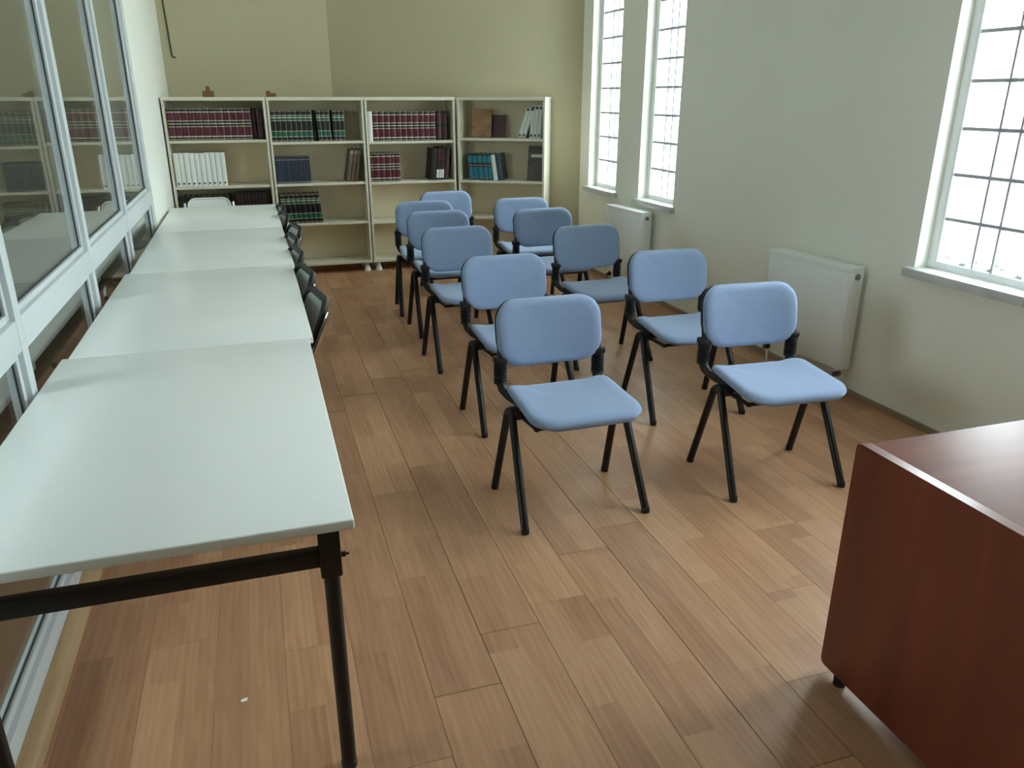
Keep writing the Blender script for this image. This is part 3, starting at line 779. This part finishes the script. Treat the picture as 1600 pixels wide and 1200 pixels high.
def row(ci, si, x, widths, h, spine, cover, what, where, group, **kw):
    n = len(widths)
    for i, w_ in enumerate(widths):
        if n == 1: l = '%s %s' % (what, where)
        elif i == 0: l = 'leftmost %s %s' % (what, where)
        elif i == n - 1: l = 'rightmost %s %s' % (what, where)
        else: l = '%s %s from the left %s' % (ORD[i], what, where)
        k = dict(kw); k['recess'] = kw.get('recess', 0.03) + random.uniform(0, 0.006)
        k['lean'] = kw.get('lean', 0.0)
        if kw.get('lastcover') and i == n - 1: k['rightcover'] = kw['lastcover']
        k.pop('lastcover', None)
        hh = h * (1 + kw.get('hvar', 0) * random.uniform(-1, 1)); k.pop('hvar', None)
        book(ci, si, x, w_ - 0.0008, hh, spine, cover, l, group, **k)
        x += w_ / max(.5, math.cos(R(kw.get('lean', 0))))
    return x
# bookcase 1
g = 'maroon volumes on the leftmost bookcase'
x = row(0, 0, 0.024, [0.0575] * 12, 0.262, S_MAR, C_MAR, 'maroon gilt-banded volume', 'on the top shelf of the leftmost bookcase', g)
book(0, 0, x + .004, 0.036, 0.262, S_MARD, C_BLK, 'dark volume pushed back near the right end of the leftmost top shelf', g, recess=0.055)
book(0, 0, x + .044, 0.048, 0.258, S_MARD, C_MAR, 'shaded maroon volume at the right end of the leftmost top shelf', g, recess=0.035)
row(0, 1, 0.028, [0.0428] * 10, 0.285, C_WHT, C_WHT, 'white paper-bound volume', 'on the middle shelf of the leftmost bookcase', 'white volumes on the leftmost bookcase', mark='low', lastcover=C_TAN, hvar=0.012)
x = row(0, 2, 0.042, [0.047] * 9, 0.275, S_GRND, C_BLK, 'shaded dark green volume', 'on the lower shelf behind the white-backed chair', 'dark volumes low on the leftmost bookcase', lean=-3)
row(0, 2, x + .04, [0.031] * 9, 0.295, S_DBRN, C_BLK, 'dark brown volume', 'on the lower shelf of the leftmost bookcase', 'dark brown volumes low on the leftmost bookcase')
# bookcase 2
g = 'green-and-black volumes on the upper shelf'
x = row(1, 0, 0.024, [0.0448] * 8, 0.266, S_GRN, C_BLK, 'green-and-black gilt volume', 'in the upright run on the upper green shelf', g)
book(1, 0, x + .002, 0.026, 0.266, S_GRND, C_BLK, 'dark recessed volume between the upright and leaning green volumes', g, recess=0.06)
x = row(1, 0, x + .046, [0.040] * 3, 0.264, S_GRN, C_BLK, 'leaning green-and-black gilt volume', 'in the middle of the upper green shelf', g, lean=-3)
row(1, 0, x + .012, [0.037] * 3, 0.264, S_GRN, C_BLK, 'green-and-black volume', 'in the right-hand three of the upper green shelf', g, recess=0.04)
row(1, 1, 0.026, [0.0236] * 13, 0.232, S_NAVY, C_NAVY, 'thin navy volume', 'below the upper green volumes', 'navy volumes on the second bookcase')
row(1, 1, 0.645, [0.036] * 3, 0.292, S_BRN, C_BRN, 'brown book leaning right', 'beside the navy volumes', 'brown books on the second bookcase', lean=11)
row(1, 2, 0.052, [0.0448] * 8, 0.266, S_GRN, C_BLK, 'green-and-black gilt volume', 'on the lower green shelf beside the table chairs', 'green-and-black volumes on the lower shelf', lean=-4.5)
# bookcase 3
book(2, 0, 0.026, 0.040, 0.262, C_WHT, C_WHT, 'single white-spined book left of the maroon volumes on the third bookcase', 'white books on the third bookcase', recess=0.02)
g = 'maroon volumes on the third bookcase'
x = row(2, 0, 0.070, [0.0538] * 11, 0.262, S_MAR, C_MAR, 'maroon gilt-banded volume', 'on the top shelf of the third bookcase', g)
row(2, 0, x + .001, [0.058] * 2, 0.262, S_MARD, C_MAR, 'shaded dark maroon volume', 'at the right end of the third top shelf', g, recess=0.05)
x = row(2, 1, 0.024, [0.032, 0.058, 0.054, 0.054, 0.034, 0.056], 0.258, S_MAR, C_MAR, 'maroon gilt-banded volume', 'on the second shelf of the third bookcase', g)
g = 'leaning books on the third bookcase'
book(2, 1, 0.585, 0.058, 0.290, C_BLK, C_BLK, 'thick dark book leaning right on the second shelf of the third bookcase', g, lean=6)
row(2, 1, 0.647, [0.026] * 3, 0.300, S_MARD, C_MAR, 'maroon book with a white spine label', 'leaning on the third bookcase', g, lean=6, mark='label')
book(2, 1, 0.728, 0.040, 0.295, C_DMAR, C_BLK, 'dark plum book at the right end of the third bookcase second shelf', g, lean=6)
# bookcase 4 (angled)
def facing_book(ci, si, x, w_, h, th, cover, label, group, tilt, y, turn=0, labelbar=False):
    bx, by, rz = BX[ci]; zs = BS[ci][si] + .0118
    px = bx + x * math.cos(rz) - y * math.sin(rz); py = by + x * math.sin(rz) + y * math.cos(rz)
    t = thing('book', label, 'book', (px, py, zs + .0005), (R(-tilt), 0, rz + R(turn)), group)
    MB().box(0, w_, 0, 0.003, 0, h).box(0, w_, th - .003, th, 0, h).build('cover', cover, t)
    MB().box(0, 0.004, 0.003, th - .003, 0, h).build('spine', cover, t)
    MB().box(0.004, w_ - .003, 0.003, th - .003, 0.003, h - .003).build('pages', PAGES, t)
    if labelbar: MB().box(w_ * .2, w_ * .9, -.0008, 0, h * .67, h * .76).build('cover_label', BLABEL, t)
    return t
g = 'books on the angled bookcase'
facing_book(3, 0, 0.115, 0.185, 0.262, 0.022, C_PHOTO, 'brown landscape-cover book standing face out on the angled bookcase', g, 8, 0.11, turn=6)
facing_book(3, 0, 0.290, 0.135, 0.205, 0.015, C_DMAR, 'plum-coloured book standing face out on the angled bookcase', g, 8, 0.18)
g = 'pale binders on the angled bookcase'
row(3, 0, 0.575, [0.036] * 2, 0.285, C_BIND, C_BIND, 'pale grey binder leaning far right', 'on the angled bookcase', g, lean=19, mark='binder', d=0.2)
row(3, 0, 0.690, [0.036] * 3, 0.290, C_BIND, C_BIND, 'pale grey upright binder', 'ending the angled top shelf', g, lean=4, mark='binder', d=0.2)
g = 'books on the second shelf of the angled bookcase'
x = row(3, 1, 0.098, [0.0475] * 5, 0.240, S_TEAL, C_TEAL, 'teal book with a black band', 'on the angled bookcase', 'teal books on the angled bookcase', lean=-5, recess=0.05)
book(3, 1, x + .004, 0.042, 0.236, C_WHT, C_WHT, 'white book leaning against the teal ones', g, lean=-8, recess=0.05)
book(3, 1, x + .052, 0.046, 0.246, C_DBLU, C_DBLU, 'dark blue-grey book leaning against the white one', g, lean=-8, recess=0.05)
facing_book(3, 1, 0.655, 0.155, 0.320, 0.025, C_GREYC, 'grey-brown book with a pale title bar, face out on the angled bookcase', g, 9, 0.12, turn=-4, labelbar=True)

# ================================================================== SMALL THINGS
bw = thing('wooden_block', 'small brown stepped wooden piece on top of the leftmost bookcase', 'ornament', (-0.325, 7.70, BCH), group=None)
MB().bbox(-.047, .047, -.03, .03, 0, .05, .003).build('base', BROWNW, bw)
MB().bbox(-.017, .015, -.02, .02, .05, .085, .003).build('knob', BROWNW, bw)
bw = thing('wooden_block', 'small brown wooden piece on top where the two left bookcases meet', 'ornament', (0.20, 7.70, BCH))
MB().bbox(-.042, .04, -.025, .025, 0, .032, .003).build('base', BROWNW, bw)
MB().bbox(-.042, -.002, -.02, .02, .032, .05, .003).build('knob', BROWNW, bw)
cb = MB().tube([(-0.665, YB - .006, CZ), (-0.66, YB - .006, 2.6), (-0.645, YB - .006, 2.2), (-0.640, YB - .006, 1.97), (-0.632, YB - .006, 1.945), (-0.605, YB - .006, 1.940)], 0.006, 8).build('wall_cable', CABLE, None, 50)
tag(cb, 'thin dark cable hanging down the back wall above the leftmost bookcase', 'cable')
ps = MB().add([(-.008, -.005, 0), (.007, -.006, 0), (.013, .004, 0), (.004, .008, 0), (-.007, .005, 0), (-.008, -.005, .0015), (.007, -.006, .002), (.013, .004, .003), (.004, .008, .0015), (-.007, .005, .0025)], [(4, 3, 2, 1, 0), (5, 6, 7, 8, 9), (0, 1, 6, 5), (1, 2, 7, 6), (2, 3, 8, 7), (3, 4, 9, 8), (4, 0, 5, 9)]).build('paper_scrap', PAPER)
ps.location = (-0.19, 1.894, 0.0); ps.rotation_euler = (0, 0, 0.3)
tag(ps, 'tiny white paper scrap on the floor under the front table', 'paper')
